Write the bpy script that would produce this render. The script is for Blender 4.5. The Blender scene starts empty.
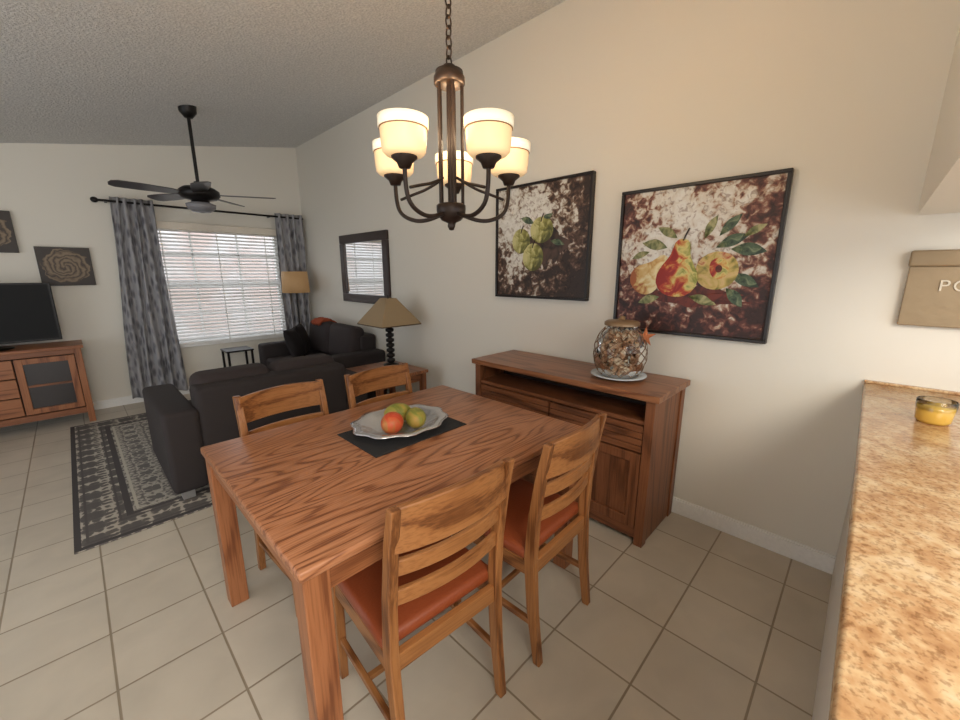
import bpy, bmesh, math, random
from mathutils import Vector, Matrix, Euler
random.seed(4)
S = bpy.context.scene
COL = S.collection
R = math.radians

# ------------------------------------------------------------ materials
def nt(name):
    m = bpy.data.materials.new(name); m.use_nodes = True
    t = m.node_tree; b = t.nodes['Principled BSDF']
    return m, t, b
def srgb(r, g, b):
    f = lambda c: (c/255/12.92) if c/255 <= .04045 else ((c/255+.055)/1.055)**2.4
    return (f(r), f(g), f(b), 1)
def plain(name, col, rough=.6, metal=0, emit=None, es=0, bump=0, bscale=60, coat=0):
    m, t, b = nt(name)
    n = t.nodes.new('ShaderNodeTexNoise'); n.inputs['Scale'].default_value = bscale
    n.inputs['Detail'].default_value = 4
    tc = t.nodes.new('ShaderNodeTexCoord'); t.links.new(tc.outputs['Object'], n.inputs['Vector'])
    mx = t.nodes.new('ShaderNodeMix'); mx.data_type = 'RGBA'
    mx.inputs[6].default_value = col
    mx.inputs[7].default_value = (col[0]*.85, col[1]*.85, col[2]*.85, 1)
    t.links.new(n.outputs['Fac'], mx.inputs[0]); t.links.new(mx.outputs[2], b.inputs['Base Color'])
    b.inputs['Roughness'].default_value = rough; b.inputs['Metallic'].default_value = metal
    b.inputs['Coat Weight'].default_value = coat
    if emit:
        b.inputs['Emission Color'].default_value = emit; b.inputs['Emission Strength'].default_value = es
    if bump:
        bp = t.nodes.new('ShaderNodeBump'); bp.inputs['Strength'].default_value = bump; bp.inputs['Distance'].default_value = .01
        t.links.new(n.outputs['Fac'], bp.inputs['Height']); t.links.new(bp.outputs['Normal'], b.inputs['Normal'])
    return m
def ramp(t, stops, interp='LINEAR'):
    r = t.nodes.new('ShaderNodeValToRGB'); cr = r.color_ramp; cr.interpolation = interp
    while len(cr.elements) < len(stops): cr.elements.new(.5)
    for e, (p, c) in zip(cr.elements, stops): e.position = p; e.color = c
    return r
def mth(t, op, a, b=None, c=None):
    n = t.nodes.new('ShaderNodeMath'); n.operation = op
    for i, v in enumerate((a, b, c)):
        if v is None: continue
        if isinstance(v, (int, float)): n.inputs[i].default_value = v
        else: t.links.new(v, n.inputs[i])
    return n.outputs[0]
def coords(t, scale=(1,1,1), loc=(0,0,0)):
    tc = t.nodes.new('ShaderNodeTexCoord'); mp = t.nodes.new('ShaderNodeMapping')
    mp.inputs['Scale'].default_value = scale; mp.inputs['Location'].default_value = loc
    t.links.new(tc.outputs['Object'], mp.inputs['Vector']); return mp.outputs['Vector']
def noise(t, vec, scale, detail=4, dist=0):
    n = t.nodes.new('ShaderNodeTexNoise'); n.inputs['Scale'].default_value = scale
    n.inputs['Detail'].default_value = detail; n.inputs['Distortion'].default_value = dist
    t.links.new(vec, n.inputs['Vector']); return n.outputs['Fac']
def mixc(t, fac, a, b, mode='MIX'):
    mx = t.nodes.new('ShaderNodeMix'); mx.data_type = 'RGBA'; mx.blend_type = mode
    for i, v in ((0, fac), (6, a), (7, b)):
        if isinstance(v, (int, float)): mx.inputs[i].default_value = v
        elif isinstance(v, tuple): mx.inputs[i].default_value = v
        else: t.links.new(v, mx.inputs[i])
    return mx.outputs[2]
def bumpn(t, b, h, strength, dist=.01):
    bp = t.nodes.new('ShaderNodeBump'); bp.inputs['Strength'].default_value = strength; bp.inputs['Distance'].default_value = dist
    t.links.new(h, bp.inputs['Height']); t.links.new(bp.outputs['Normal'], b.inputs['Normal'])

def wood(name, light, mid, dark, axis='x', rough=.4, seed=0, freq=9, pores=.6, cross=3):
    m, t, b = nt(name)
    sc = {'x': (.4, cross, cross), 'y': (cross, .4, cross), 'z': (cross, cross, .4)}[axis]
    fs = {'x': (5, 150, 150), 'y': (150, 5, 150), 'z': (150, 150, 5)}[axis]
    v = coords(t, sc, (seed, seed*1.7, seed*.6))
    n = noise(t, v, 1.1, 2, .2)
    s = mth(t, 'MULTIPLY', n, freq*6.28)
    s = mth(t, 'SINE', s); s = mth(t, 'MULTIPLY_ADD', s, .5, .5)
    v2 = coords(t, fs); n2 = noise(t, v2, 1.2, 3)
    s = mth(t, 'ADD', s, mth(t, 'MULTIPLY', mth(t, 'SUBTRACT', n2, .5), .7))
    r1 = ramp(t, [(0, dark), (.22, mid), (.7, light), (1, light)]); t.links.new(s, r1.inputs['Fac'])
    r2 = ramp(t, [(.38, (.66, .6, .54, 1)), (.54, (1, 1, 1, 1))]); t.links.new(n2, r2.inputs['Fac'])
    c = mixc(t, pores, r1.outputs[0], r2.outputs[0], 'MULTIPLY')
    t.links.new(c, b.inputs['Base Color']); b.inputs['Roughness'].default_value = rough
    b.inputs['Specular IOR Level'].default_value = .4
    bumpn(t, b, n2, .06, .003)
    return m
L1, M1, D1 = srgb(156, 100, 64), srgb(147, 92, 57), srgb(122, 72, 43)
W = {a: wood('oak_grain_'+a, L1, M1, D1, a, seed=i) for i, a in enumerate('xyz')}
WT = wood('oak_tabletop', srgb(178, 122, 86), srgb(166, 110, 74), srgb(132, 82, 54), 'x', .33, 2.3, 34, .7, 3)
L2, M2, D2 = srgb(132, 82, 52), srgb(123, 75, 46), srgb(98, 58, 34)
V = {a: wood('walnut_grain_'+a, L2, M2, D2, a, seed=i+4) for i, a in enumerate('xyz')}
VT = wood('sideboard_top_grain', srgb(154, 102, 68), srgb(144, 92, 60), srgb(116, 70, 44), 'y', .32, 7, 18)
C1 = {a: wood('chair_grain_'+a, srgb(158, 106, 62), srgb(146, 95, 54), srgb(112, 68, 36), a, .36, i+8, 10) for i, a in enumerate('xyz')}

black = plain('black_metal', srgb(24, 21, 21), .4, .4)
bronze = plain('dark_bronze', srgb(52, 40, 34), .4, .45)
white = plain('white_paint', srgb(248, 247, 244), .45)
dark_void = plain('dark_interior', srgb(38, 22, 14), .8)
leather = plain('rust_leather', srgb(142, 68, 36), .45, bump=.15, bscale=120)
sofa_m = plain('dark_brown_fabric', srgb(46, 39, 39), .85, bump=.3, bscale=300)
sofa_c = plain('dark_brown_cushion', srgb(54, 45, 45), .85, bump=.3, bscale=300)
pillow_m = plain('black_pillow_fabric', srgb(26, 21, 23), .9, bump=.3, bscale=200)
orange_m = plain('orange_throw_fabric', srgb(165, 75, 42), .9, bump=.4, bscale=150)
mat_m = plain('charcoal_placemat', srgb(42, 41, 42), .9, bump=.6, bscale=300)

def wallmat(name, col):
    m, t, b = nt(name); v = coords(t)
    n = noise(t, v, 90, 3); n2 = noise(t, v, .7, 2)
    c = mixc(t, n2, col, (col[0]*.97, col[1]*.97, col[2]*.97, 1))
    t.links.new(c, b.inputs['Base Color']); b.inputs['Roughness'].default_value = .75
    bumpn(t, b, n, .05, .003); return m
wall_m = wallmat('wall_paint_cream', srgb(230, 225, 214))
ceil_m, t, b = nt('popcorn_ceiling'); v = coords(t)
n = noise(t, v, 75, 3); n2 = noise(t, v, 38, 3)
h = mth(t, 'ADD', n, mth(t, 'MULTIPLY', n2, .6))
rr = ramp(t, [(.35, srgb(206, 206, 206)), (.65, srgb(230, 229, 227))]); t.links.new(n, rr.inputs['Fac'])
t.links.new(rr.outputs[0], b.inputs['Base Color']); b.inputs['Roughness'].default_value = .9
bumpn(t, b, h, .5, .02)

tile_m, t, b = nt('floor_tile'); v = coords(t, (1,1,1), (.10, -.087, 0))
br = t.nodes.new('ShaderNodeTexBrick'); br.offset = 0; br.squash = 1
t.links.new(v, br.inputs['Vector'])
br.inputs['Scale'].default_value = 1; br.inputs['Brick Width'].default_value = .33; br.inputs['Row Height'].default_value = .33
br.inputs['Mortar Size'].default_value = .0045; br.inputs['Mortar Smooth'].default_value = .3
br.inputs['Color1'].default_value = srgb(204, 194, 178); br.inputs['Color2'].default_value = srgb(196, 186, 170)
br.inputs['Mortar'].default_value = srgb(150, 136, 116)
n = noise(t, coords(t), 5, 6, .5); r3 = ramp(t, [(.3, (.88, .88, .88, 1)), (.7, (1, 1, 1, 1))]); t.links.new(n, r3.inputs['Fac'])
t.links.new(mixc(t, 1., br.outputs['Color'], r3.outputs[0], 'MULTIPLY'), b.inputs['Base Color'])
b.inputs['Roughness'].default_value = .36
bumpn(t, b, mth(t, 'SUBTRACT', 1, br.outputs['Fac']), .4, .004)

gran_m, t, b = nt('granite'); v = coords(t)
n1 = noise(t, v, 9, 10, 1.0); n2 = noise(t, v, 130, 4); n3 = noise(t, v, 46, 5)
ra = ramp(t, [(.32, srgb(160, 116, 78)), (.45, srgb(190, 150, 108)), (.55, srgb(208, 178, 138)), (.7, srgb(220, 198, 166))]); t.links.new(mth(t, 'ADD', mth(t, 'MULTIPLY', n1, .6), mth(t, 'MULTIPLY', n3, .4)), ra.inputs['Fac'])
rb = ramp(t, [(.36, (.5, .42, .36, 1)), (.5, (1, 1, 1, 1))]); t.links.new(n2, rb.inputs['Fac'])
t.links.new(mixc(t, .7, ra.outputs[0], rb.outputs[0], 'MULTIPLY'), b.inputs['Base Color']); b.inputs['Roughness'].default_value = .22

cur_m, t, b = nt('curtain_leaf_print'); v = coords(t, (1, 1, .4))
vo = t.nodes.new('ShaderNodeTexVoronoi'); vo.inputs['Scale'].default_value = 20; vo.feature = 'F1'
vv = noise(t, v, 7, 4, 2)
t.links.new(v, vo.inputs['Vector'])
f = mth(t, 'ADD', mth(t, 'MULTIPLY', vo.outputs['Distance'], .8), mth(t, 'MULTIPLY', vv, .6))
rc = ramp(t, [(.38, srgb(88, 87, 92)), (.55, srgb(118, 117, 122)), (.72, srgb(156, 155, 158))]); t.links.new(f, rc.inputs['Fac'])
t.links.new(rc.outputs[0], b.inputs['Base Color']); b.inputs['Roughness'].default_value = .6

RHW, RHH = .82, 1.27
rug_m, t, b = nt('rug_pattern')
tc = t.nodes.new('ShaderNodeTexCoord')
nz = t.nodes.new('ShaderNodeTexNoise'); nz.inputs['Scale'].default_value = 14; t.links.new(tc.outputs['Object'], nz.inputs['Vector'])
va = t.nodes.new('ShaderNodeVectorMath'); va.operation = 'MULTIPLY_ADD'; t.links.new(nz.outputs['Color'], va.inputs[0]); va.inputs[1].default_value = (.05, .05, 0); t.links.new(tc.outputs['Object'], va.inputs[2])
sp = t.nodes.new('ShaderNodeSeparateXYZ'); t.links.new(tc.outputs['Object'], sp.inputs[0])
sq = t.nodes.new('ShaderNodeSeparateXYZ'); t.links.new(va.outputs[0], sq.inputs[0])
x, y = sp.outputs[0], sp.outputs[1]; xd, yd = sq.outputs[0], sq.outputs[1]
dx = mth(t, 'SUBTRACT', RHW, mth(t, 'ABSOLUTE', x)); dy = mth(t, 'SUBTRACT', RHH, mth(t, 'ABSOLUTE', y))
d = mth(t, 'MINIMUM', dx, dy)
def sinp(k):
    return mth(t, 'MULTIPLY', mth(t, 'SINE', mth(t, 'MULTIPLY', xd, k)), mth(t, 'SINE', mth(t, 'MULTIPLY', yd, k)))
pat = mth(t, 'ADD', mth(t, 'ABSOLUTE', sinp(20)), mth(t, 'MULTIPLY', mth(t, 'ABSOLUTE', sinp(62)), .7))
nn = noise(t, tc.outputs['Object'], 40, 4, 1.5); pat = mth(t, 'ADD', pat, mth(t, 'MULTIPLY', nn, .6))
field = ramp(t, [(0, srgb(104, 100, 98)), (.42, srgb(118, 113, 110)), (.54, srgb(164, 158, 148)), (.8, srgb(182, 176, 165)), (.9, srgb(112, 108, 106))]); t.links.new(mth(t, 'MULTIPLY', pat, .75), field.inputs['Fac'])
bord = ramp(t, [(0, srgb(186, 179, 166)), (.5, srgb(176, 168, 156)), (.6, srgb(108, 103, 100)), (1, srgb(98, 94, 92))]); t.links.new(mth(t, 'MULTIPLY', pat, .75), bord.inputs['Fac'])
inb = mth(t, 'GREATER_THAN', d, .27)
c = mixc(t, inb, bord.outputs[0], field.outputs[0])
for lo, hi, cc in ((0, .03, srgb(78, 74, 74)), (.05, .062, srgb(92, 88, 86)), (.20, .212, srgb(92, 88, 86)), (.235, .27, srgb(84, 80, 80)), (.285, .30, srgb(186, 180, 166))):
    k = mth(t, 'MULTIPLY', mth(t, 'GREATER_THAN', d, lo), mth(t, 'LESS_THAN', d, hi)); c = mixc(t, k, c, cc)
t.links.new(c, b.inputs['Base Color']); b.inputs['Roughness'].default_value = .95; b.inputs['Specular IOR Level'].default_value = .1

def paintbg(name, stops, cx, cz, seed, ks=(1.4, 1.0), base=.9, fall=1.3, speck=(.4, .3, .26, 1)):
    m, t, b = nt(name); v = coords(t, (1,1,1), (seed, 0, seed))
    n1 = noise(t, v, 7, 12, 1.0); n2 = noise(t, v, 24, 8, .6)
    tc = t.nodes.new('ShaderNodeTexCoord'); sp = t.nodes.new('ShaderNodeSeparateXYZ'); t.links.new(tc.outputs['Object'], sp.inputs[0])
    ax = mth(t, 'SUBTRACT', sp.outputs[0], cx); az = mth(t, 'SUBTRACT', sp.outputs[2], cz)
    rad = mth(t, 'SQRT', mth(t, 'ADD', mth(t, 'MULTIPLY', ax, ax), mth(t, 'MULTIPLY', az, az)))
    f = mth(t, 'ADD', mth(t, 'MULTIPLY', mth(t, 'SUBTRACT', n1, .5), ks[0]), mth(t, 'SUBTRACT', base, mth(t, 'MULTIPLY', rad, fall)))
    f = mth(t, 'ADD', f, mth(t, 'MULTIPLY', mth(t, 'SUBTRACT', n2, .5), ks[1]))
    r = ramp(t, stops); t.links.new(f, r.inputs['Fac'])
    n3 = noise(t, v, 34, 6, 1); r2 = ramp(t, [(.36, speck), (.46, (1, 1, 1, 1))]); t.links.new(n3, r2.inputs['Fac'])
    t.links.new(mixc(t, .7, r.outputs[0], r2.outputs[0], 'MULTIPLY'), b.inputs['Base Color'])
    b.inputs['Roughness'].default_value = .5; bumpn(t, b, n3, .5, .006); return m
def fruitmat(name, stops, sc=7, seed=0, grad=None):
    m, t, b = nt(name); n = noise(t, coords(t, (1,1,1), (seed, seed, seed)), sc, 9, 1.2)
    n4 = n
    if grad:   # painted tone shift across the fruit
        tc = t.nodes.new('ShaderNodeTexCoord'); sp = t.nodes.new('ShaderNodeSeparateXYZ'); t.links.new(tc.outputs['Object'], sp.inputs[0])
        n = mth(t, 'ADD', n, mth(t, 'ADD', mth(t, 'MULTIPLY', sp.outputs[0], grad[0]), mth(t, 'MULTIPLY', sp.outputs[2], grad[1])))
    r = ramp(t, stops); t.links.new(n, r.inputs['Fac']); t.links.new(r.outputs[0], b.inputs['Base Color']); b.inputs['Roughness'].default_value = .5
    bumpn(t, b, n4, .4, .006)
    return m

# ------------------------------------------------------------ geometry helpers
def root(name, loc=(0,0,0), rz=0):
    o = bpy.data.objects.new(name, None); o.empty_display_size = .1; COL.objects.link(o)
    o.location = loc; o.rotation_euler = (0, 0, rz); return o
def mk(name, verts, faces, mat, parent=None, loc=(0,0,0), rot=(0,0,0), smooth=False, merge=True):
    me = bpy.data.meshes.new(name); bm = bmesh.new()
    vs = [bm.verts.new(p) for p in verts]
    for f in faces:
        try: bm.faces.new([vs[i] for i in f])
        except ValueError: pass
    if merge: bmesh.ops.remove_doubles(bm, verts=bm.verts, dist=1e-6)
    bmesh.ops.recalc_face_normals(bm, faces=bm.faces)
    bm.to_mesh(me); bm.free()
    me.materials.append(mat)
    if smooth:
        for p in me.polygons: p.use_smooth = True
    o = bpy.data.objects.new(name, me); COL.objects.link(o)
    o.location = loc; o.rotation_euler = rot
    if parent: o.parent = parent
    return o
BF = [(0,1,3,2),(4,6,7,5),(0,4,5,1),(2,3,7,6),(0,2,6,4),(1,5,7,3)]
def bverts(c, s):
    return [(c[0]+i*s[0]/2, c[1]+j*s[1]/2, c[2]+k*s[2]/2) for i in (-1,1) for j in (-1,1) for k in (-1,1)]
def bevel(o, w, seg=2):
    if w:
        m = o.modifiers.new('bevel', 'BEVEL'); m.width = w; m.segments = seg; m.limit_method = 'ANGLE'
        for p in o.data.polygons: p.use_smooth = seg > 2
    return o
def box(name, p, mat, c, s, bv=.003, rot=(0,0,0), seg=2):
    return bevel(mk(name, bverts((0,0,0), s), BF, mat, p, c, rot), bv, seg)
def rng(name, p, mat, x0, x1, y0, y1, z0, z1, bv=.003, seg=2):
    return box(name, p, mat, ((x0+x1)/2, (y0+y1)/2, (z0+z1)/2), (x1-x0, y1-y0, z1-z0), bv, seg=seg)
def multi(name, p, mat, L, bv=0, loc=(0,0,0)):
    vs, fs = [], []
    for x0, x1, y0, y1, z0, z1 in L:
        n = len(vs); vs += bverts(((x0+x1)/2, (y0+y1)/2, (z0+z1)/2), (x1-x0, y1-y0, z1-z0)); fs += [tuple(i+n for i in f) for f in BF]
    return bevel(mk(name, vs, fs, mat, p, loc, merge=False), bv)
def lathe(name, p, mat, prof, loc=(0,0,0), seg=36, mod=None, rot=(0,0,0), smooth=True):
    vs, fs = [], []
    for r, z in prof:
        for k in range(seg):
            a = 2*math.pi*k/seg; rr = r*(mod(a, r) if mod else 1)
            vs.append((rr*math.cos(a), rr*math.sin(a), z))
    for i in range(len(prof)-1):
        for k in range(seg):
            k2 = (k+1) % seg; fs.append((i*seg+k, i*seg+k2, (i+1)*seg+k2, (i+1)*seg+k))
    return mk(name, vs, fs, mat, p, loc, rot, smooth)
def tube(name, p, mat, pts, r, loc=(0,0,0), smooth=True):
    cu = bpy.data.curves.new(name, 'CURVE'); cu.dimensions = '3D'; cu.bevel_depth = r; cu.bevel_resolution = 4; cu.use_fill_caps = True
    s = cu.splines.new('NURBS' if smooth and len(pts) > 2 else 'POLY'); s.points.add(len(pts)-1)
    for i, q in enumerate(pts): s.points[i].co = (*q, 1)
    if s.type == 'NURBS': s.use_endpoint_u = True; s.order_u = 3; s.resolution_u = 8
    cu.materials.append(mat); o = bpy.data.objects.new(name, cu); COL.objects.link(o); o.location = loc
    if p: o.parent = p
    return o
def sweep(name, p, mat, pts, w, d, loc=(0,0,0)):
    vs, fs = [], []
    for i, q in enumerate(pts):
        ww = w[i] if isinstance(w, (list, tuple)) else w; dd = d[i] if isinstance(d, (list, tuple)) else d
        for a, b_ in ((-1,-1),(1,-1),(1,1),(-1,1)): vs.append((q[0]+a*ww/2, q[1]+b_*dd/2, q[2]))
    n = len(pts)
    for i in range(n-1):
        for k in range(4): fs.append((4*i+k, 4*i+(k+1)%4, 4*i+4+(k+1)%4, 4*i+4+k))
    fs += [(3,2,1,0), (4*n-4, 4*n-3, 4*n-2, 4*n-1)]
    return bevel(mk(name, vs, fs, mat, p, loc), .004)
def slat(name, p, mat, w, y, z, h, th, bow, arch=0, n=12):
    vs, fs = [], []
    for i in range(n+1):
        u = i/n*2-1; yy = y-bow*(1-u*u); zz = arch*(1-u*u)
        for a, b_ in ((-1,0),(1,0),(1,1),(-1,1)): vs.append((u*w/2, yy+a*th/2, z+(b_*h)+(zz if b_ else 0)))
    for i in range(n):
        for k in range(4): fs.append((4*i+k, 4*i+(k+1)%4, 4*i+4+(k+1)%4, 4*i+4+k))
    fs += [(3,2,1,0), (4*n, 4*n+1, 4*n+2, 4*n+3)]
    return bevel(mk(name, vs, fs, mat, p), .004)
def ell(name, p, mat, c, r, rot=(0,0,0), pw=1., seg=24):
    vs, fs = [], []; rings = seg//2
    sg = lambda v: math.copysign(abs(v)**pw, v)
    for i in range(rings+1):
        ph = -math.pi/2+math.pi*i/rings
        for k in range(seg):
            a = 2*math.pi*k/seg
            vs.append((r[0]*sg(math.cos(ph))*sg(math.cos(a)), r[1]*sg(math.cos(ph))*sg(math.sin(a)), r[2]*sg(math.sin(ph)) if pw == 1 else r[2]*math.sin(ph)))
    for i in range(rings):
        for k in range(seg):
            k2 = (k+1) % seg; fs.append((i*seg+k, i*seg+k2, (i+1)*seg+k2, (i+1)*seg+k))
    return mk(name, vs, fs, mat, p, c, rot, True)
def pillow(name, p, mat, c, w, h, th, rot):
    N = 14; vs, fs = [], []
    for s in (-1, 1):
        for j in range(N+1):
            for i in range(N+1):
                u, v_ = i/N*2-1, j/N*2-1
                e = max(0, (1-u*u)*(1-v_*v_))**.45
                pin = 1-.07*(1-abs(u*v_))*(abs(u)**4+abs(v_)**4)/1.2
                vs.append((u*w/2*pin, s*th/2*e, v_*h/2*pin))
    M = (N+1)**2
    for s in (0, 1):
        for j in range(N):
            for i in range(N):
                a = s*M+j*(N+1)+i; f = (a, a+1, a+N+2, a+N+1); fs.append(f if s else f[::-1])
    return mk(name, vs, fs, mat, p, c, rot, True)

# ------------------------------------------------------------ room shell
WX, FY, LX, BY = 2.47, 5.95, -2.8, -3.0
CS = .188
cz = lambda x: 3.16-CS*(WX-x)
mk('floor', bverts(((WX+LX)/2+.05, (FY+BY)/2, -.05), (WX-LX+.3, FY-BY+.3, .1)), BF, tile_m)
mk('ceiling', [(LX-.1, BY, cz(LX-.1)), (WX+.1, BY, cz(WX+.1)), (WX+.1, FY+.1, cz(WX+.1)), (LX-.1, FY+.1, cz(LX-.1)),
               (LX-.1, BY, cz(LX)+.15), (WX+.1, BY, cz(WX)+.15), (WX+.1, FY+.1, cz(WX)+.15), (LX-.1, FY+.1, cz(LX)+.15)],
   [(0,1,2,3),(4,7,6,5),(0,4,5,1),(1,5,6,2),(2,6,7,3),(3,7,4,0)], ceil_m)
multi('wall_right', None, wall_m, [(WX, WX+.12, BY, FY+.12, 0, 3.2)])
wx0, wx1, wz0, wz1 = .62, 2.12, .62, 2.06
multi('wall_far', None, wall_m, [(LX, wx0, FY, FY+.12, 0, 3.2), (wx1, WX, FY, FY+.12, 0, 3.2), (wx0, wx1, FY, FY+.12, 0, wz0), (wx0, wx1, FY, FY+.12, wz1, 3.2)])
multi('wall_left', None, wall_m, [(LX-.12, LX, BY, 1.0, 0, 2.3), (LX-.12, LX, 4.2, FY+.12, 0, 2.3), (LX-.12, LX, 1.0, 4.2, 2.03, 2.3)])
multi('wall_partition', None, wall_m, [(.2, WX, -.40, -.088, 1.71, 3.1)])
multi('wall_half', None, wall_m, [(.2, WX, -.62, -.075, 0, .957)])
multi('baseboard_right', None, white, [(WX-.016, WX, -.075, FY, 0, .09), (WX-.010, WX, -.075, FY, .09, .10)], .002)
multi('baseboard_far', None, white, [(LX, WX-.016, FY-.016, FY, 0, .095)], .003)
d1 = root('door_1', (LX-.06, 2.6, 0))
multi('frame', d1, white, [(-.03, .03, -1.6, -1.54, 0, 2.03), (-.03, .03, 1.54, 1.6, 0, 2.03), (-.03, .03, -.04, .04, 0, 2.03), (-.03, .03, -1.54, 1.54, 1.97, 2.03), (-.03, .03, -1.54, 1.54, 0, .05)])
# exterior
ext, t, b = nt('exterior_stucco'); n = noise(t, coords(t), 1.2, 4); rx = ramp(t, [(.42, srgb(208, 186, 178)), (.58, srgb(226, 223, 222))]); t.links.new(n, rx.inputs['Fac']); t.links.new(rx.outputs[0], b.inputs['Base Color']); b.inputs['Roughness'].default_value = .9
multi('exterior_wall', None, ext, [(-4, 8, 9.5, 9.6, -.1, 2.3)])
grass = plain('exterior_ground_mat', srgb(160, 158, 150), .9)
multi('exterior_ground', None, grass, [(-8, 10, 6.1, 14, -.2, -.1)])

# window
wn = root('window_1', ((wx0+wx1)/2, FY+.06, wz0)); hw = (wx1-wx0)/2; hh = wz1-wz0
L = [(-hw, -hw+.05, -.03, .05, 0, hh), (hw-.05, hw, -.03, .05, 0, hh), (-hw, hw, -.03, .05, 0, .05), (-hw, hw, -.03, .05, hh-.05, hh), (-hw, hw, -.02, .04, hh/2-.03, hh/2+.03)]
L += [(x-.011, x+.011, 0, .02, 0, hh) for x in (-.25, .25)] + [(-hw, hw, 0, .02, z-.011, z+.011) for z in (hh*.25, hh*.75)]
multi('window_frame', wn, white, L)
multi('sill', wn, white, [(-hw-.03, hw+.03, -.11, -.02, -.03, 0)], .003)
bl = root('window_blinds', ((wx0+wx1)/2, FY-.035, wz0))
blind_m, t, b = nt('blind_slat'); b.inputs['Base Color'].default_value = srgb(246, 245, 243); b.inputs['Roughness'].default_value = .5
tr = t.nodes.new('ShaderNodeBsdfTranslucent'); tr.inputs['Color'].default_value = (.92, .91, .9, 1); ms = t.nodes.new('ShaderNodeMixShader'); ms.inputs[0].default_value = .4
out = t.nodes['Material Output']; t.links.new(b.outputs[0], ms.inputs[1]); t.links.new(tr.outputs[0], ms.inputs[2]); t.links.new(ms.outputs[0], out.inputs[0])
vs, fs = [], []; z = .03
while z < hh-.09:
    n = len(vs); a = R(28)
    for q in bverts((0,0,0), (2*hw-.02, .048, .003)):
        vs.append((q[0], q[1]*math.cos(a)-q[2]*math.sin(a), z+q[1]*math.sin(a)+q[2]*math.cos(a)))
    fs += [tuple(i+n for i in f) for f in BF]; z += .041
mk('slats', vs, fs, blind_m, bl, merge=False)
rng('valance', bl, plain('valance_cream', srgb(236, 226, 210), .5), -hw+.005, hw-.005, -.035, .03, hh-.085, hh-.005)
multi('ladder_tapes', bl, white, [(x-.006, x+.006, -.026, -.024, .0, hh-.08) for x in (-.55, 0, .55)])
rng('bottom_rail', bl, white, -hw+.01, hw-.01, -.02, .025, .0, .02)

# curtains
def curtain(name, x0, x1, fl0, fl1, zt, zb, yc, folds, seed):
    vs, fs = [], []; nu, nv = folds*10, 30
    for j in range(nv+1):
        v = j/nv; z = zt+(zb-zt)*v
        for i in range(nu+1):
            u = i/nu; a = x0+fl0*v; b_ = x1+fl1*v
            xx = a+(b_-a)*u + .01*math.sin(6*v+i*.3+seed)
            yy = yc+.035*math.sin(u*folds*2*math.pi+.5*math.sin(3*v+seed))*(.8+.3*v)
            vs.append((xx, yy, z))
    w = nu+1
    for j in range(nv):
        for i in range(nu): fs.append((j*w+i, j*w+i+1, (j+1)*w+i+1, (j+1)*w+i))
    cx = (x0+x1)/2; vs = [(q[0]-cx, q[1]-yc, q[2]) for q in vs]
    o = mk(name, vs, fs, cur_m, None, (cx, yc, 0), smooth=True); s = o.modifiers.new('solid', 'SOLIDIFY'); s.thickness = .004
    return o
curtain('curtain', .44, .79, -.12, .04, 2.26, .08, 5.83, 5, 0)
curtain('curtain', 2.06, 2.42, 0, 0, 2.26, .08, 5.83, 4, 2)
cr = root('curtain_rod', (0, 5.83, 2.215))
tube('rod', cr, black, [(.33, 0, 0), (2.43, 0, 0)], .012)
ell('finial', cr, black, (.32, 0, 0), (.032, .028, .028))
multi('brackets', cr, black, [(.40, .42, 0, .12, -.01, .01), (2.0, 2.02, 0, .12, -.01, .01)])

# ------------------------------------------------------------ dining table
T = root('dining_table', (.955, 1.415, 0)); hx, hy = .672, .52
rng('tabletop', T, WT, -hx, hx, -hy, hy, .728, .76, .008, 3)
multi('apron', T, W['x'], [(-hx+.03, hx-.03, -hy+.02, -hy+.045, .655, .728), (-hx+.03, hx-.03, hy-.045, hy-.02, .655, .728)], .002)
multi('end_apron', T, W['y'], [(-hx+.02, -hx+.045, -hy+.03, hy-.03, .655, .728), (hx-.045, hx-.02, -hy+.03, hy-.03, .655, .728)], .002)
k = 0
for sx in (-1, 1):
    for sy in (-1, 1):
        k += 1; rng('leg_%d' % k, T, W['z'], *sorted((sx*(hx-.010), sx*(hx-.082))), *sorted((sy*(hy-.010), sy*(hy-.082))), 0, .728, .004)
pm = root('placemat', (1.0, 1.475, .76)); box('mat', pm, mat_m, (0, 0, .002), (.50, .33, .004), .001)
silver = plain('silver', srgb(215, 215, 218), .22, .85, bump=.15, bscale=40)
bw = root('fruit_bowl', (1.0, 1.50, .764))
mod = lambda a, r: 1+(.035*math.cos(10*a)*(r-.12)/.1 if r > .12 else 0)
o = lathe('dish', bw, silver, [(0, .002), (.11, 0), (.14, .012), (.175, .030), (.205, .038), (.222, .036), (.223, .040), (.203, .043), (.173, .035), (.135, .018), (.11, .006), (0, .006)], seg=90, mod=mod)
o.scale = (1.04, .88, 1)
mg = fruitmat('mango_green', [(.35, srgb(104, 112, 40)), (.5, srgb(146, 142, 60)), (.65, srgb(180, 140, 66))], 12)
mr = fruitmat('mango_red', [(.35, srgb(186, 56, 36)), (.5, srgb(200, 88, 48)), (.65, srgb(170, 120, 60))], 12)
def fruit(nm, m, loc, r, rz):
    f = root(nm, loc, rz); ell('flesh', f, m, (0, 0, 0), r); tube('stem', f, black, [(r[0]*.97, 0, 0), (r[0]*1.1, 0, .004)], .003)
fruit('mango', mr, (.925, 1.455, .821), (.058, .049, .049), R(30))
fruit('mango', mg, (1.04, 1.435, .819), (.064, .048, .047), R(60))
fruit('mango', mg, (1.02, 1.55, .819), (.068, .050, .047), R(-20))

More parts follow.
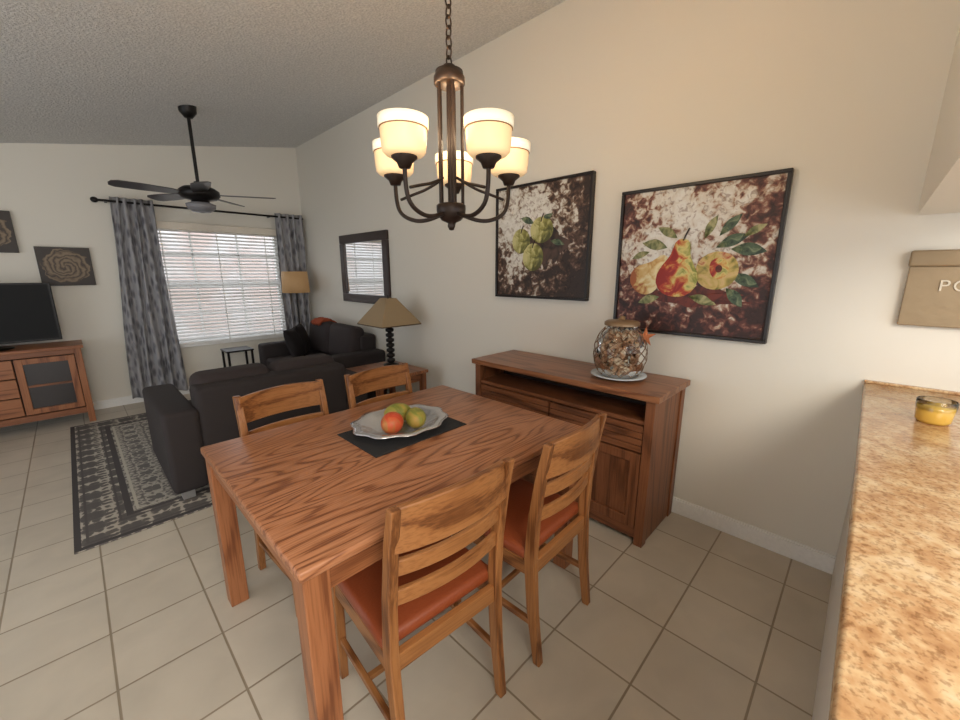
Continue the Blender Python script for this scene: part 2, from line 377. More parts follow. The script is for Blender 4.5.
# ------------------------------------------------------------ chairs
def chair(loc, rz):
    c = root('dining_chair', (*loc, 0), rz)
    for i, sx in enumerate((-1, 1)):
        sweep('rear_leg_%d' % (i+1), c, C1['z'], [(sx*.195, -.235, 0), (sx*.198, -.205, .22), (sx*.20, -.19, .44), (sx*.20, -.20, .62), (sx*.20, -.225, .80), (sx*.20, -.25, .92)], .030, [.030, .040, .046, .040, .034, .028])
        sweep('front_leg_%d' % (i+1), c, C1['z'], [(sx*.20, .205, 0), (sx*.20, .20, .44)], [.028, .036], [.028, .036])
        rng('side_rail_%d' % (i+1), c, C1['y'], *sorted((sx*.188, sx*.212)), -.18, .19, .375, .435)
        rng('stretcher_%d' % (i+1), c, C1['y'], *sorted((sx*.19, sx*.208)), -.2, .195, .16, .185)
    rng('front_rail', c, C1['x'], -.19, .19, .19, .213, .375, .435); rng('rear_rail', c, C1['x'], -.19, .19, -.205, -.18, .375, .435)
    rng('cross_stretcher', c, C1['x'], -.195, .195, -.01, .01, .163, .182)
    rng('seat', c, leather, -.215, .215, -.175, .225, .43, .478, .02, 4)
    slat('crest_rail', c, C1['x'], .40, -.232, .785, .128, .022, .035, .01)
    slat('back_slat_1', c, C1['x'], .385, -.212, .70, .048, .018, .032)
    slat('back_slat_2', c, C1['x'], .385, -.200, .60, .048, .018, .028)
chair((.685, .985), R(-4)); chair((1.235, .95), R(2)); chair((.68, 1.80), R(180+3)); chair((1.23, 1.80), R(180+2))

# ------------------------------------------------------------ sideboard
sb = root('sideboard', (2.2, 1.335, 0))
a, e = .665, .235
rng('top', sb, VT, -.24, .24, -a, a, .84, .875, .005)
rng('end_panel_near', sb, V['z'], -.215, .235, -a+.03, -a+.055, .0, .84); rng('end_panel_far', sb, V['z'], -.215, .235, a-.055, a-.03, 0, .84)
rng('back_panel', sb, V['z'], .222, .235, -a+.05, a-.05, .04, .84)
multi('posts', sb, V['z'], [(-.222, -.165, -a+.022, -a+.07, 0, .84), (-.222, -.165, a-.07, a-.022, 0, .84), (.18, .238, -a+.022, -a+.07, 0, .84)], .003)
rng('shelf', sb, V['y'], -.21, .225, -a+.05, a-.05, .70, .722); rng('floor_panel', sb, V['y'], -.20, .225, -a+.05, a-.05, .05, .075)
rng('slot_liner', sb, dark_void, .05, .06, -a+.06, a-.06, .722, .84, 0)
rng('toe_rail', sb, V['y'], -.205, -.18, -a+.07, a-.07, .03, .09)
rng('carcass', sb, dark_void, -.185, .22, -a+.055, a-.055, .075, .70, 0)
for i, (y0, y1) in enumerate(((-a+.075, -.006), (.006, a-.075))):
    L = [(-.215+.0, -.185, y0, y1, .545+j*.0375, .545+j*.0375+.034) for j in range(4)]
    multi('drawer_%d' % (i+1), sb, V['y'], L, .003)
    rng('door_panel_%d' % (i+1), sb, V['z'], -.2, -.185, y0+.05, y1-.05, .15, .48)
    multi('door_frame_%d' % (i+1), sb, V['z'], [(-.215, -.186, y0, y0+.055, .095, .535), (-.215, -.186, y1-.055, y1, .095, .535), (-.214, -.186, y0+.055, y1-.055, .095, .15), (-.214, -.186, y0+.055, y1-.055, .48, .535)], .003)
# jar
pl = root('serving_plate', (2.2, 1.0, .875)); lathe('plate', pl, plain('blue_white_ceramic', srgb(205, 212, 215), .2), [(0, 0), (.08, 0), (.13, .016), (.158, .02), (.158, .024), (.12, .02), (.08, .006), (0, .006)])
jar = root('shell_jar', (2.2, 1.0, .882))
gm, t, b = nt('clear_glass')
gl = t.nodes.new('ShaderNodeBsdfGlossy'); gl.inputs['Roughness'].default_value = .08; tp = t.nodes.new('ShaderNodeBsdfTransparent'); tp.inputs['Color'].default_value = (.93, .95, .93, 1)
lw = t.nodes.new('ShaderNodeLayerWeight'); lw.inputs['Blend'].default_value = .25; ms = t.nodes.new('ShaderNodeMixShader')
t.links.new(lw.outputs['Fresnel'], ms.inputs[0]); t.links.new(tp.outputs[0], ms.inputs[1]); t.links.new(gl.outputs[0], ms.inputs[2]); t.links.new(ms.outputs[0], t.nodes['Material Output'].inputs[0])
JP = [(.09, 0), (.125, .035), (.148, .11), (.145, .19), (.118, .26), (.09, .29)]
lathe('glass_body', jar, gm, [(0, 0)]+JP+[(.092, .31), (.096, .313)])
lathe('lid', jar, plain('lid_tan_metal', srgb(150, 122, 92), .4, .4), [(.098, .305), (.098, .322), (.085, .33), (.03, .336), (.014, .34), (.018, .352), (0, .36)])
shell_m = fruitmat('shells', [(.35, srgb(120, 80, 56)), (.5, srgb(182, 138, 106)), (.62, srgb(214, 194, 170))], 22)
def rad_at(z):
    for (r0, z0), (r1, z1) in zip(JP, JP[1:]):
        if z0 <= z <= z1: return r0+(r1-r0)*(z-z0)/(z1-z0)
    return .09
bm = bmesh.new()
for i in range(380):
    z = random.uniform(.02, .28); rm = rad_at(z)-.03
    aa = random.uniform(0, 6.28); r = rm*random.uniform(.45, 1)**.5
    M = Matrix.Translation((r*math.cos(aa), r*math.sin(aa), z)) @ Euler((random.random()*3, random.random()*3, random.random()*3)).to_matrix().to_4x4() @ Matrix.Diagonal((1, .65, .45, 1))
    bmesh.ops.create_icosphere(bm, subdivisions=2, radius=random.uniform(.013, .024), matrix=M)
me = bpy.data.meshes.new('shells'); bm.to_mesh(me); bm.free(); me.materials.append(shell_m)
for p_ in me.polygons: p_.use_smooth = True
o = bpy.data.objects.new('shells', me); COL.objects.link(o); o.parent = jar
net_m = plain('jute_net', srgb(128, 98, 72), .9)
k = 0
for s_ in (-1, 1):
    for i in range(12):
        k += 1; pts = []
        for j in range(13):
            z = .02+.27*j/12; aa = i*math.pi/6+s_*j*math.pi/12*.8; rr_ = rad_at(z)+.003; pts.append((rr_*math.cos(aa), rr_*math.sin(aa), z))
        tube('net_cord_%d' % k, jar, net_m, pts, .0016)
vs = [(0, -.012, 0)] + [((.06 if i % 2 == 0 else .022)*math.cos(i*math.pi/5+.3), 0, (.06 if i % 2 == 0 else .022)*math.sin(i*math.pi/5+.3)) for i in range(10)] + [(0, .004, 0)]
fs = [(0, 1+i, 1+(i+1) % 10) for i in range(10)] + [(11, 1+(i+1) % 10, 1+i) for i in range(10)]
mk('starfish', vs, fs, plain('starfish_orange', srgb(190, 112, 70), .8), jar, (.03, -.128, .245), (0, 0, R(-50)))

# ------------------------------------------------------------ pictures (local: +X right, +Z up, facing -Y)
def art(name, y0, y1, z0, z1, bgm, fw=.018):
    w, h = y1-y0, z1-z0
    o = root(name, (WX, (y0+y1)/2, (z0+z1)/2), R(-90))
    multi('frame', o, plain(name+'_frame_black', srgb(28, 20, 18), .35), [(-w/2, w/2, -.04, 0, h/2-fw, h/2), (-w/2, w/2, -.04, 0, -h/2, -h/2+fw), (-w/2, -w/2+fw, -.04, 0, -h/2+fw, h/2-fw), (w/2-fw, w/2, -.04, 0, -h/2+fw, h/2-fw)], .003)
    rng('canvas', o, bgm, -w/2+fw, w/2-fw, -.025, -.002, -h/2+fw, h/2-fw, 0)
    return o
def dome(name, p, mat, pts, c, d0=-.025, rise=.006, ang=0):
    vs = [(0, -rise, 0)]
    for f in (.6, 1):
        for q in pts:
            x, z = q[0]*f, q[1]*f; vs.append((x, -(rise*(.8 if f < 1 else .02)), z))
    n = len(pts); fs = [(0, 1+i, 1+(i+1) % n) for i in range(n)] + [(1+i, 1+n+i, 1+n+(i+1) % n, 1+(i+1) % n) for i in range(n)]
    return mk(name, vs, fs, mat, p, (c[0], d0, c[1]), (0, -ang, 0), smooth=True)
PP = [(-1.42,.0),(-1.40,.25),(-1.3,.55),(-1.1,.8),(-.8,.97),(-.45,1),(-.1,.9),(.25,.68),(.6,.48),(.95,.40),(1.2,.35),(1.36,.22),(1.42,0)]
def pear(a): return [(a*r, a*z) for z, r in PP] + [(-a*r, a*z) for z, r in PP[-2:0:-1]]
def round_(a, b_): return [(a*math.sin(t_), b_*math.cos(t_)) for t_ in [2*math.pi*i/36 for i in range(36)]]
def leaf(l, w): return [(l*(i/12), w*math.sin(math.pi*i/12)) for i in range(13)] + [(l*(1-i/12), -w*math.sin(math.pi*i/12)*.7) for i in range(1, 12)]
def blob(a, b_, seed):
    rr = random.Random(seed); ph = [rr.uniform(0, 6) for _ in range(4)]
    return [((1+.18*math.sin(3*t_+ph[0])+.12*math.sin(7*t_+ph[1])+.08*math.sin(13*t_+ph[2]))*a*math.sin(t_), (1+.18*math.sin(4*t_+ph[3])+.1*math.sin(9*t_+ph[1]))*b_*math.cos(t_)) for t_ in [2*math.pi*i/60 for i in range(60)]]
bg1 = paintbg('pear_canvas_paint', [(.12, srgb(52, 30, 28)), (.3, srgb(92, 48, 42)), (.42, srgb(138, 92, 76)), (.5, srgb(180, 154, 132)), (.6, srgb(214, 206, 194)), (.9, srgb(230, 228, 222))], -.04, .16, 3, (1.3, 1.5), .86, 1.2)
P = art('pear_painting', .343, 1.169, 1.126, 1.958, bg1)
gleaf = fruitmat('painted_leaf', [(.35, srgb(66, 74, 44)), (.5, srgb(116, 122, 76)), (.65, srgb(172, 166, 120))], 20)
gleaf2 = fruitmat('painted_leaf_dark', [(.35, srgb(40, 56, 44)), (.5, srgb(78, 98, 74)), (.65, srgb(140, 150, 116))], 20, 2)
shad = fruitmat('painted_shadow', [(.4, srgb(60, 22, 18)), (.6, srgb(112, 44, 32))], 15)
yel = fruitmat('painted_pear_yellow', [(.30, srgb(166, 96, 56)), (.44, srgb(206, 170, 106)), (.6, srgb(228, 214, 168))], 14, 0, (1.5, 1.2))
redy = fruitmat('painted_pear_red', [(.34, srgb(150, 38, 32)), (.42, srgb(184, 66, 42)), (.5, srgb(206, 150, 78)), (.58, srgb(216, 202, 126)), (.72, srgb(136, 142, 64))], 14, 3, (1.8, .5))
qu = fruitmat('painted_quince', [(.32, srgb(120, 116, 52)), (.46, srgb(198, 172, 98)), (.56, srgb(214, 186, 130)), (.68, srgb(176, 78, 52))], 14, 5)
dome('shadow_1', P, shad, blob(.27, .05, 1), (.03, -.19), -.0252, .001)
for i, (x, z, l, w, an, g) in enumerate([(-.12, .08, -.15, .035, -12, 0), (.13, .07, .16, .034, 22, 1), (.2, .06, .16, .038, -6, 1), (.14, .13, .14, .028, 48, 1), (-.07, .13, -.13, .028, -30, 0), (.21, -.07, .15, .034, -25, 1), (.02, -.19, .15, .032, -16, 0), (.07, .12, .13, .026, 66, 0), (-.14, -.2, -.13, .03, 18, 0), (.2, -.14, .13, .034, -50, 1), (.25, .12, .11, .022, 30, 0), (-.22, .06, -.11, .022, 20, 0)]):
    dome('leaf_%d' % (i+1), P, (gleaf, gleaf2)[g], leaf(l, w), (x, z), -.0256, .003, R(an))
dome('pear_1', P, yel, pear(.092), (-.205, -.065), -.026, .006, R(-42))
dome('pear_2', P, redy, pear(.114), (-.05, -.035), -.030, .008, R(-5))
dome('quince', P, qu, round_(.104, .10), (.145, -.05), -.028, .008)
dome('quince_eye_ring', P, redy, round_(.05, .058), (.155, -.04), -.0345, .002)
dome('quince_eye', P, shad, round_(.016, .02), (.158, -.04), -.037, .002)
tube('pear_stem', P, bronze, [(-.036, -.03, .115), (-.026, -.03, .15), (-.01, -.03, .18)], .004)
bg2 = paintbg('apple_canvas_paint', [(.12, srgb(52, 38, 32)), (.30, srgb(84, 60, 48)), (.42, srgb(128, 102, 84)), (.5, srgb(180, 168, 152)), (.58, srgb(214, 210, 200)), (.9, srgb(230, 227, 220))], -.16, .14, 9, (1.2, 1.6), .86, 1.25)
P = art('apple_painting', 1.37, 2.20, 1.293, 2.115, bg2)
ag = fruitmat('painted_apple_green', [(.33, srgb(84, 84, 38)), (.48, srgb(144, 140, 72)), (.62, srgb(206, 200, 140))], 14, 0, (-1.6, 1.6))
dome('shadow_1', P, fruitmat('painted_shadow_dark', [(.4, srgb(44, 34, 32)), (.6, srgb(88, 66, 56))], 9), blob(.16, .12, 5), (.06, -.04), -.0252, .001)
for i, (x, z, l, w, an) in enumerate([(.0, .12, .13, .028, 30), (-.05, .13, -.13, .028, -20), (.1, .0, .12, .025, -15)]): dome('leaf_%d' % (i+1), P, gleaf2, leaf(l, w), (x, z), -.0256, .003, R(an))
dome('apple_1', P, ag, round_(.085, .09), (-.165, .01), -.027, .008); dome('apple_2', P, ag, round_(.10, .092), (.02, .08), -.026, .008); dome('apple_3', P, ag, round_(.094, .10), (-.05, -.11), -.029, .008)
for i, (x, z) in enumerate(((-.16, .075), (.02, .145), (-.05, -.035))): tube('apple_stem_%d' % (i+1), P, bronze, [(x, -.037, z-.01), (x+.006, -.037, z+.02), (x+.02, -.034, z+.045)], .0035)

# mirror
mm = root('wall_mirror', (WX, 4.3, 1.53), R(-90)); w, h, fw = 1.06, .80, .10
fr = plain('espresso_frame', srgb(50, 34, 30), .35)
multi('frame', mm, fr, [(-w/2, w/2, -.035, 0, h/2-fw, h/2), (-w/2, w/2, -.035, 0, -h/2, -h/2+fw), (-w/2, -w/2+fw, -.035, 0, -h/2+fw, h/2-fw), (w/2-fw, w/2, -.035, 0, -h/2+fw, h/2-fw)], .008)
rng('glass', mm, plain('mirror_silver', (.9, .9, .9, 1), .02, 1), -w/2+fw, w/2-fw, -.015, -.002, -h/2+fw, h/2-fw, 0)

# sign / mail plaque
brass = plain('antique_brass', srgb(160, 140, 112), .45, .35, bump=.2, bscale=25)
sg_ = root('post_sign', (WX, -.29, 1.42), R(-90))
rng('plate', sg_, brass, -.19, .19, -.03, 0, -.155, .145, .004)
rng('lid', sg_, brass, -.195, .195, -.045, 0, .085, .15, .008, 3)
cu = bpy.data.curves.new('lettering', 'FONT'); cu.body = 'POST'; cu.size = .062; cu.extrude = .002; cu.align_x = 'LEFT'; cu.space_character = 1.2; cu.materials.append(plain('letter_metal', srgb(215, 205, 188), .4, .3))
o = bpy.data.objects.new('lettering', cu); COL.objects.link(o); o.parent = sg_; o.location = (-.10, -.033, -.01); o.rotation_euler = (R(90), 0, 0)

# counter
ct = root('kitchen_counter', (1.335, -.345, .957)); rng('slab', ct, gran_m, -1.135, 1.135, -.305, .305, 0, .04, .008, 3)
rng('backsplash', ct, gran_m, 1.11, 1.135, -.305, .305, .04, .05, .002)
cd = root('jar_candle', (1.93, -.21, .997))
amb, t, b = nt('amber_wax'); b.inputs['Base Color'].default_value = srgb(214, 172, 76); b.inputs['Roughness'].default_value = .25; b.inputs['Coat Weight'].default_value = .8
lathe('wax_jar', cd, amb, [(0, 0), (.036, 0), (.042, .01), (.045, .05), (.043, .058), (0, .058)])
lathe('glass_rim', cd, gm, [(.046, .045), (.047, .075), (.044, .078), (.043, .058)])
tube('wick', cd, black, [(0, 0, .058), (0, 0, .068)], .0015)

# ------------------------------------------------------------ chandelier
ch = root('chandelier', (1.0, 1.12, 0)); zc = cz(1.0)
lathe('top_cap', ch, bronze, [(0, 2.155), (.02, 2.155), (.024, 2.14), (.046, 2.138), (.048, 2.125), (.052, 2.12), (.052, 2.10), (.044, 2.095), (0, 2.095)])
lathe('canopy', ch, bronze, [(0, zc-.05), (.03, zc-.048), (.065, zc-.02), (.068, zc+.02)])
lathe('hub', ch, bronze, [(0, 1.63), (.008, 1.632), (.014, 1.645), (.012, 1.655), (.035, 1.665), (.050, 1.685), (.052, 1.70), (.052, 1.715), (.046, 1.72), (0, 1.72)])
tube('column', ch, bronze, [(0, 0, 1.7), (0, 0, 2.12)], .011)
for i in range(5):
    a_ = R(45+18+36)+i*R(72); tube('rod_%d' % (i+1), ch, bronze, [(.042*math.cos(a_), .042*math.sin(a_), 1.71), (.042*math.cos(a_), .042*math.sin(a_), 2.11)], .006)
def em(name, c, s):
    m, t, b = nt(name); b.inputs['Base Color'].default_value = c; b.inputs['Emission Color'].default_value = c; b.inputs['Roughness'].default_value = .4
    lwt = t.nodes.new('ShaderNodeLayerWeight'); lwt.inputs['Blend'].default_value = .4
    nz_ = noise(t, coords(t), 14, 3, .5)
    v_ = mth(t, 'MULTIPLY', mth(t, 'SUBTRACT', 1.1, mth(t, 'ADD', mth(t, 'MULTIPLY', lwt.outputs['Facing'], .8), mth(t, 'MULTIPLY', nz_, .2))), s); t.links.new(v_, b.inputs['Emission Strength']); return m
sh_lo = em('shade_amber_glass', (1, .70, .38, 1), .8); sh_hi = em('shade_white_glass', (1, .87, .66, 1), .85)
glow = em('bulb_glow', (1, .9, .7, 1), 2.5)
seam = plain('shade_seam', srgb(176, 138, 96), .5)
fwd = math.atan2(math.cos(R(45.7)), math.sin(R(45.7)))
for i in range(5):
    a_ = fwd+i*R(72); ca, sa = math.cos(a_), math.sin(a_); P_ = lambda r, z: (r*ca, r*sa, z); q = (.22*ca, .22*sa, 0)
    tube('arm_%d' % (i+1), ch, bronze, [P_(.03, 1.69), P_(.10, 1.66), P_(.19, 1.68), P_(.222, 1.73), P_(.22, 1.81)], .0072)
    tube('upper_arm_%d' % (i+1), ch, bronze, [P_(.042, 1.80), P_(.09, 1.775), P_(.15, 1.76), P_(.20, 1.745)], .005)
    lathe('cup_%d' % (i+1), ch, bronze, [(0, 1.795), (.018, 1.797), (.024, 1.812), (.040, 1.825), (.040, 1.832), (0, 1.834)], q)
    lathe('shade_lower_%d' % (i+1), ch, sh_lo, [(.040, 1.830), (.056, 1.832), (.066, 1.842), (.0695, 1.87), (.071, 1.905)], q)
    lathe('shade_ring_%d' % (i+1), ch, seam, [(.070, 1.904), (.074, 1.904), (.074, 1.907), (.070, 1.907)], q)
    lathe('shade_band_%d' % (i+1), ch, sh_hi, [(.071, 1.906), (.0755, 1.907), (.0765, 1.936), (.0725, 1.937), (.071, 1.907)], q)
    ell('bulb_%d' % (i+1), ch, glow, (.22*ca, .22*sa, 1.87), (.02, .02, .035))
    lt = bpy.data.lights.new('bulb_light', 'POINT'); lt.energy = 4.6; lt.color = (1, .74, .46); lt.shadow_soft_size = .05
    lo = bpy.data.objects.new('bulb_light_%d' % (i+1), lt); COL.objects.link(lo); lo.parent = ch; lo.location = (.22*ca, .22*sa, 1.95)
z = 2.165; i = 0
while z < zc-.05:
    bpy.ops.mesh.primitive_torus_add(major_radius=.011, minor_radius=.0026, major_segments=20, minor_segments=8, location=(0, 0, 0))
    o = bpy.context.object; o.name = 'chain_link_%d' % (i+1); o.parent = ch; o.location = (0, 0, z); o.rotation_euler = (R(90), 0, R(90)*(i % 2)); o.scale = (1, 1.6, 1); o.data.materials.append(bronze)
    z += .029; i += 1

# ------------------------------------------------------------ ceiling fan
fx, fy = .95, 4.45; fz = cz(fx)
fn = root('ceiling_fan', (fx, fy, 0))
lathe('canopy', fn, black, [(0, fz-.09), (.03, fz-.085), (.065, fz-.04), (.07, fz+.03)])
tube('downrod', fn, black, [(0, 0, fz-.08), (0, 0, 2.25)], .014)
lathe('motor', fn, black, [(0, 2.28), (.03, 2.275), (.045, 2.24), (.12, 2.225), (.155, 2.20), (.16, 2.16), (.13, 2.13), (.07, 2.12), (.07, 2.09), (0, 2.09)])
lathe('light_bowl', fn, plain('smoked_glass', srgb(130, 130, 135), .2), [(.075, 2.10), (.115, 2.085), (.11, 2.05), (.07, 2.02), (0, 2.01)])
blade_m = plain('fan_blade_charcoal', srgb(62, 58, 60), .3)
for i in range(5):
    a_ = R(-28)+i*R(72)
    pts = [(.14, -.03), (.22, -.058), (.42, -.072), (.57, -.070), (.61, -.045), (.62, 0), (.61, .045), (.57, .070), (.42, .072), (.22, .058), (.14, .03)]
    n = len(pts); vs = [(x, y, 0) for x, y in pts]+[(x, y, .007) for x, y in pts]
    fs = [tuple(range(n))[::-1], tuple(range(n, 2*n))]+[(k, (k+1) % n, n+(k+1) % n, n+k) for k in range(n)]
    mk('blade_%d' % (i+1), vs, fs, blade_m, fn, (0, 0, 2.165), (R(11), 0, a_))

# ------------------------------------------------------------ rug + sofas
rg = root('area_rug', (.62, 4.12, 0)); o = rng('pile', rg, rug_m, -RHW, RHW, -RHH, RHH, 0, .012, .003)
def sofa(loc, rz, w, d=.92, bh=.76, ch_=.63):
    s = root('loveseat', (*loc, 0), rz); h = d/2
    rng('base', s, sofa_m, -w/2+.03, w/2-.03, -h+.05, h-.04, .07, .30, .02, 3)
    rng('arm_1', s, sofa_m, -w/2, -w/2+.2, -h, h, .06, .61, .035, 4); rng('arm_2', s, sofa_m, w/2-.2, w/2, -h, h, .06, .61, .035, 4)
    rng('back', s, sofa_m, -w/2+.19, w/2-.19, -h, -h+.22, .06, bh, .04, 4)
    iw = (w-.4)/2
    for i in (0, 1):
        x0 = -w/2+.2+i*iw
        rng('seat_cushion_%d' % (i+1), s, sofa_c, x0+.004, x0+iw-.004, -h+.2, h-.01, .29, .45, .045, 4)
        o = box('back_cushion_%d' % (i+1), s, sofa_c, (x0+iw/2, -h+.24, ch_), (iw-.01, .2, .40), .07, (R(8), 0, 0), 5)
    chrome = plain('brushed_metal', srgb(170, 168, 166), .35, .5)
    for i, (x, y) in enumerate(((-w/2+.08, -h+.08), (w/2-.08, -h+.08), (-w/2+.08, h-.08), (w/2-.08, h-.08))): rng('foot_%d' % (i+1), s, chrome, x-.035, x+.035, y-.035, y+.035, 0, .07)
    return s
s1 = sofa((.98, 3.46), 0, 1.42, bh=.74, ch_=.60); s1.location.z = .012
s2 = sofa((2.01, 4.70), R(90), 1.56, .90, .78, .68)
pw = root('throw_pillow', (1.98, 5.10, .655), R(62)); pillow('cushion', pw, pillow_m, (0, 0, 0), .42, .40, .15, (R(-12), 0, 0))
pw = root('throw_pillow', (1.83, 4.93, .645), R(48)); pillow('cushion', pw, pillow_m, (0, 0, 0), .40, .38, .14, (R(-16), 0, 0))
th = root('throw_blanket', (2.22, 4.98, .895), 0)
vs, fs = [], []
for j in range(9):
    for i in range(13):
        u, v_ = i/12-.5, j/8-.5
        vs.append((v_*.22, u*.26+.02*math.sin(j*1.3), .012*math.sin(i*1.7+j)+.02-abs(v_)**2*.25))
for j in range(8):
    for i in range(12): fs.append((j*13+i, j*13+i+1, (j+1)*13+i+1, (j+1)*13+i))
o = mk('folds', vs, fs, orange_m, th, smooth=True); o.modifiers.new('s', 'SOLIDIFY').thickness = .02

# end table + lamp
et = root('end_table', (1.99, 3.2, 0))
rng('top', et, VT, -.27, .28, -.3, .3, .555, .585, .005)
for i, (x, y) in enumerate(((-1,-1),(1,-1),(-1,1),(1,1))): rng('leg_%d' % (i+1), et, V['z'], x*.235-.025, x*.235+.025, y*.265-.025, y*.265+.025, 0, .556)
multi('aprons', et, V['y'], [(-.25, -.235, -.25, .25, .48, .556), (.235, .25, -.25, .25, .48, .556), (-.23, .23, -.27, -.255, .48, .556), (-.23, .23, .255, .27, .48, .556)])
rng('lower_shelf', et, V['y'], -.23, .23, -.26, .26, .15, .17)
tl = root('table_lamp', (2.12, 3.3, .585))
prof = [(0, 0), (.075, 0), (.075, .015), (.03, .03)]
for i in range(7): z = .03+i*.05; prof += [(.018, z), (.040, z+.012), (.040, z+.036), (.018, z+.048)]
prof += [(.012, .39), (.01, .43), (0, .43)]
lathe('spindle_base', tl, black, prof)
def pyr(name, p, mat, b0, z0, t0, z1):
    vs = [(-b0,-b0,z0),(b0,-b0,z0),(b0,b0,z0),(-b0,b0,z0),(-t0,-t0,z1),(t0,-t0,z1),(t0,t0,z1),(-t0,t0,z1)]
    o = mk(name, vs, [(0,1,5,4),(1,2,6,5),(2,3,7,6),(3,0,4,7)], mat, p); m = o.modifiers.new('s', 'SOLIDIFY'); m.thickness = .006; return o
pyr('shade', tl, plain('tan_shade', srgb(160, 138, 106), .7, bump=.2, bscale=80), .22, .42, .055, .66)
pyr('shade_trim', tl, plain('dark_trim', srgb(84, 62, 42), .7), .222, .412, .214, .424)
tube('finial', tl, black, [(0, 0, .42), (0, 0, .69)], .006)
# corner floor lamp
fl = root('floor_lamp', (2.16, 5.61, 0))
lathe('base', fl, black, [(0, 0), (.10, 0), (.10, .02), (.02, .035), (0, .035)]); tube('pole', fl, black, [(0, 0, .03), (0, 0, 1.45)], .012)
sm = plain('drum_shade_tan', srgb(192, 156, 114), .7, emit=srgb(214, 160, 96), es=.08)
o = lathe('drum_shade', fl, sm, [(.175, 1.22), (.16, 1.50)]); o.modifiers.new('s', 'SOLIDIFY').thickness = .004
st = root('side_table', (1.36, 5.60, 0)); rng('top', st, black, -.15, .15, -.15, .15, .53, .55)
for i, (x, y) in enumerate(((-1,-1),(1,-1),(-1,1),(1,1))): rng('leg_%d' % (i+1), st, black, x*.13-.012, x*.13+.012, y*.13-.012, y*.13+.012, 0, .53)
rng('shelf', st, black, -.13, .13, -.13, .13, .22, .235)

# ------------------------------------------------------------ tv stand + tv + canvases
ts = root('tv_stand', (-.66, 5.70, 0))
rng('top', ts, W['x'], -.67, .67, -.23, .22, .76, .79, .005)
multi('posts', ts, W['z'], [(-.65, -.6, -.21, -.16, 0, .76), (.6, .65, -.21, -.16, 0, .76), (.6, .65, .15, .2, 0, .76), (-.65, -.6, .15, .2, 0, .76)], .003)
rng('end_panel_1', ts, V['z'], .61, .64, -.17, .16, .12, .76); rng('end_panel_2', ts, V['z'], -.64, -.61, -.17, .16, .12, .76)
rng('carcass', ts, dark_void, -.61, .61, -.17, .2, .12, .76, 0)
rng('bottom_rail', ts, V['x'], -.6, .6, -.2, -.165, .10, .16)
rng('top_rail', ts, V['x'], -.6, .6, -.2, -.165, .71, .76)
for i in range(3):
    z = .17+i*.18; rng('drawer_%d' % (i+1), ts, W['x'], -.19, .19, -.2, -.165, z, z+.17); ell('drawer_knob_%d' % (i+1), ts, black, (0, -.212, z+.085), (.015, .015, .015))
dg = plain('dark_glass', srgb(40, 30, 26), .3)
for i, (x0, x1) in enumerate(((-.595, -.2), (.2, .595))):
    multi('door_frame_%d' % (i+1), ts, W['z'], [(x0, x0+.05, -.2, -.168, .17, .70), (x1-.05, x1, -.2, -.168, .17, .70), (x0+.05, x1-.05, -.2, -.168, .17, .22), (x0+.05, x1-.05, -.2, -.168, .65, .70)], .002)
    multi('mullion_%d' % (i+1), ts, V['x'], [(x0+.05, x1-.05, -.19, -.175, .425, .445)])
    rng('door_glass_%d' % (i+1), ts, dg, x0+.05, x1-.05, -.178, -.172, .22, .65, 0)
tv = root('television', (-.64, 5.68, .79))
scr = plain('tv_screen', srgb(9, 10, 12), .5); scr.node_tree.nodes['Principled BSDF'].inputs['Specular IOR Level'].default_value = .2
rng('screen_body', tv, black, -.52, .52, -.03, .02, .05, .60, .006); rng('screen', tv, scr, -.50, .50, -.033, -.029, .07, .585, 0)
rng('neck', tv, black, -.06, .06, -.01, .02, .0, .08); lathe('foot', tv, black, [(0, 0), (.2, 0), (.2, .008), (0, .012)])
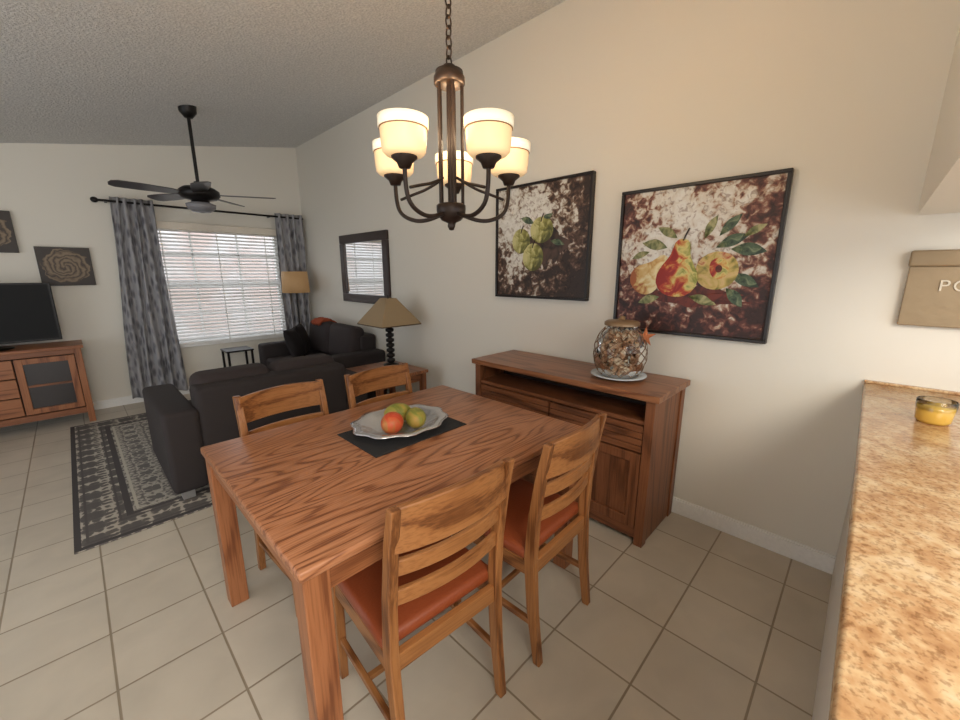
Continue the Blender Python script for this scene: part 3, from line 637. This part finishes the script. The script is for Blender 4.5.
def rose(name, x0, x1, z0, z1):
    o = root(name, ((x0+x1)/2, FY-.004, (z0+z1)/2)); w, h = x1-x0, z1-z0
    m, t, b = nt(name+'_paint'); tc = t.nodes.new('ShaderNodeTexCoord')
    nz = t.nodes.new('ShaderNodeTexNoise'); nz.inputs['Scale'].default_value = 14; t.links.new(tc.outputs['Object'], nz.inputs['Vector'])
    va = t.nodes.new('ShaderNodeVectorMath'); va.operation = 'MULTIPLY_ADD'; t.links.new(nz.outputs['Color'], va.inputs[0]); va.inputs[1].default_value = (.09, 0, .09); t.links.new(tc.outputs['Object'], va.inputs[2])
    sp = t.nodes.new('ShaderNodeSeparateXYZ'); t.links.new(va.outputs[0], sp.inputs[0])
    x, z = mth(t, 'ADD', sp.outputs[0], -.045), mth(t, 'ADD', sp.outputs[2], -.045)
    rad = mth(t, 'SQRT', mth(t, 'ADD', mth(t, 'MULTIPLY', x, x), mth(t, 'MULTIPLY', z, z))); ang = mth(t, 'ARCTAN2', z, x)
    s_ = mth(t, 'SINE', mth(t, 'ADD', mth(t, 'MULTIPLY', rad, 170), mth(t, 'MULTIPLY', ang, 3)))
    k_ = mth(t, 'MULTIPLY_ADD', s_, .5, .5); r = ramp(t, [(.0, srgb(60, 46, 36)), (.3, srgb(104, 86, 66)), (1, srgb(132, 112, 88))]); t.links.new(k_, r.inputs['Fac'])
    c = mixc(t, mth(t, 'GREATER_THAN', rad, .165), r.outputs[0], srgb(50, 40, 34)); t.links.new(c, b.inputs['Base Color'])
    rng('canvas', o, m, -w/2, w/2, -.035, 0, -h/2, h/2, .002)
rose('rose_canvas', -.18, .21, 1.355, 1.735); rose('rose_canvas', -.67, -.28, 1.67, 2.05)

# ------------------------------------------------------------ light + camera
wd = bpy.data.worlds.new('World'); S.world = wd; wd.use_nodes = True
bg = wd.node_tree.nodes['Background']; bg.inputs['Color'].default_value = (.87, .93, 1, 1); bg.inputs['Strength'].default_value = 2.45
def area(name, loc, rot, sx, sy, e, col):
    l = bpy.data.lights.new(name, 'AREA'); l.shape = 'RECTANGLE'; l.size = sx; l.size_y = sy; l.energy = e; l.color = col
    o = bpy.data.objects.new(name, l); COL.objects.link(o); o.location = loc; o.rotation_euler = rot; return o
area('rear_fill_light', (-.3, -1.5, 2.35), (R(22), 0, R(-25)), 1.2, 1.2, 90, (1, .92, .80))  # unseen warm fill added behind the camera to brighten the room
S.view_settings.view_transform = 'Standard'
cam = bpy.data.cameras.new('camera'); co = bpy.data.objects.new('camera', cam); COL.objects.link(co)
cam.sensor_width = 36; cam.lens = 395/960*36; cam.clip_start = .02
co.location = (0, 0, 1.48); co.rotation_euler = (R(90-12.42), 0, R(-45.7)); S.camera = co
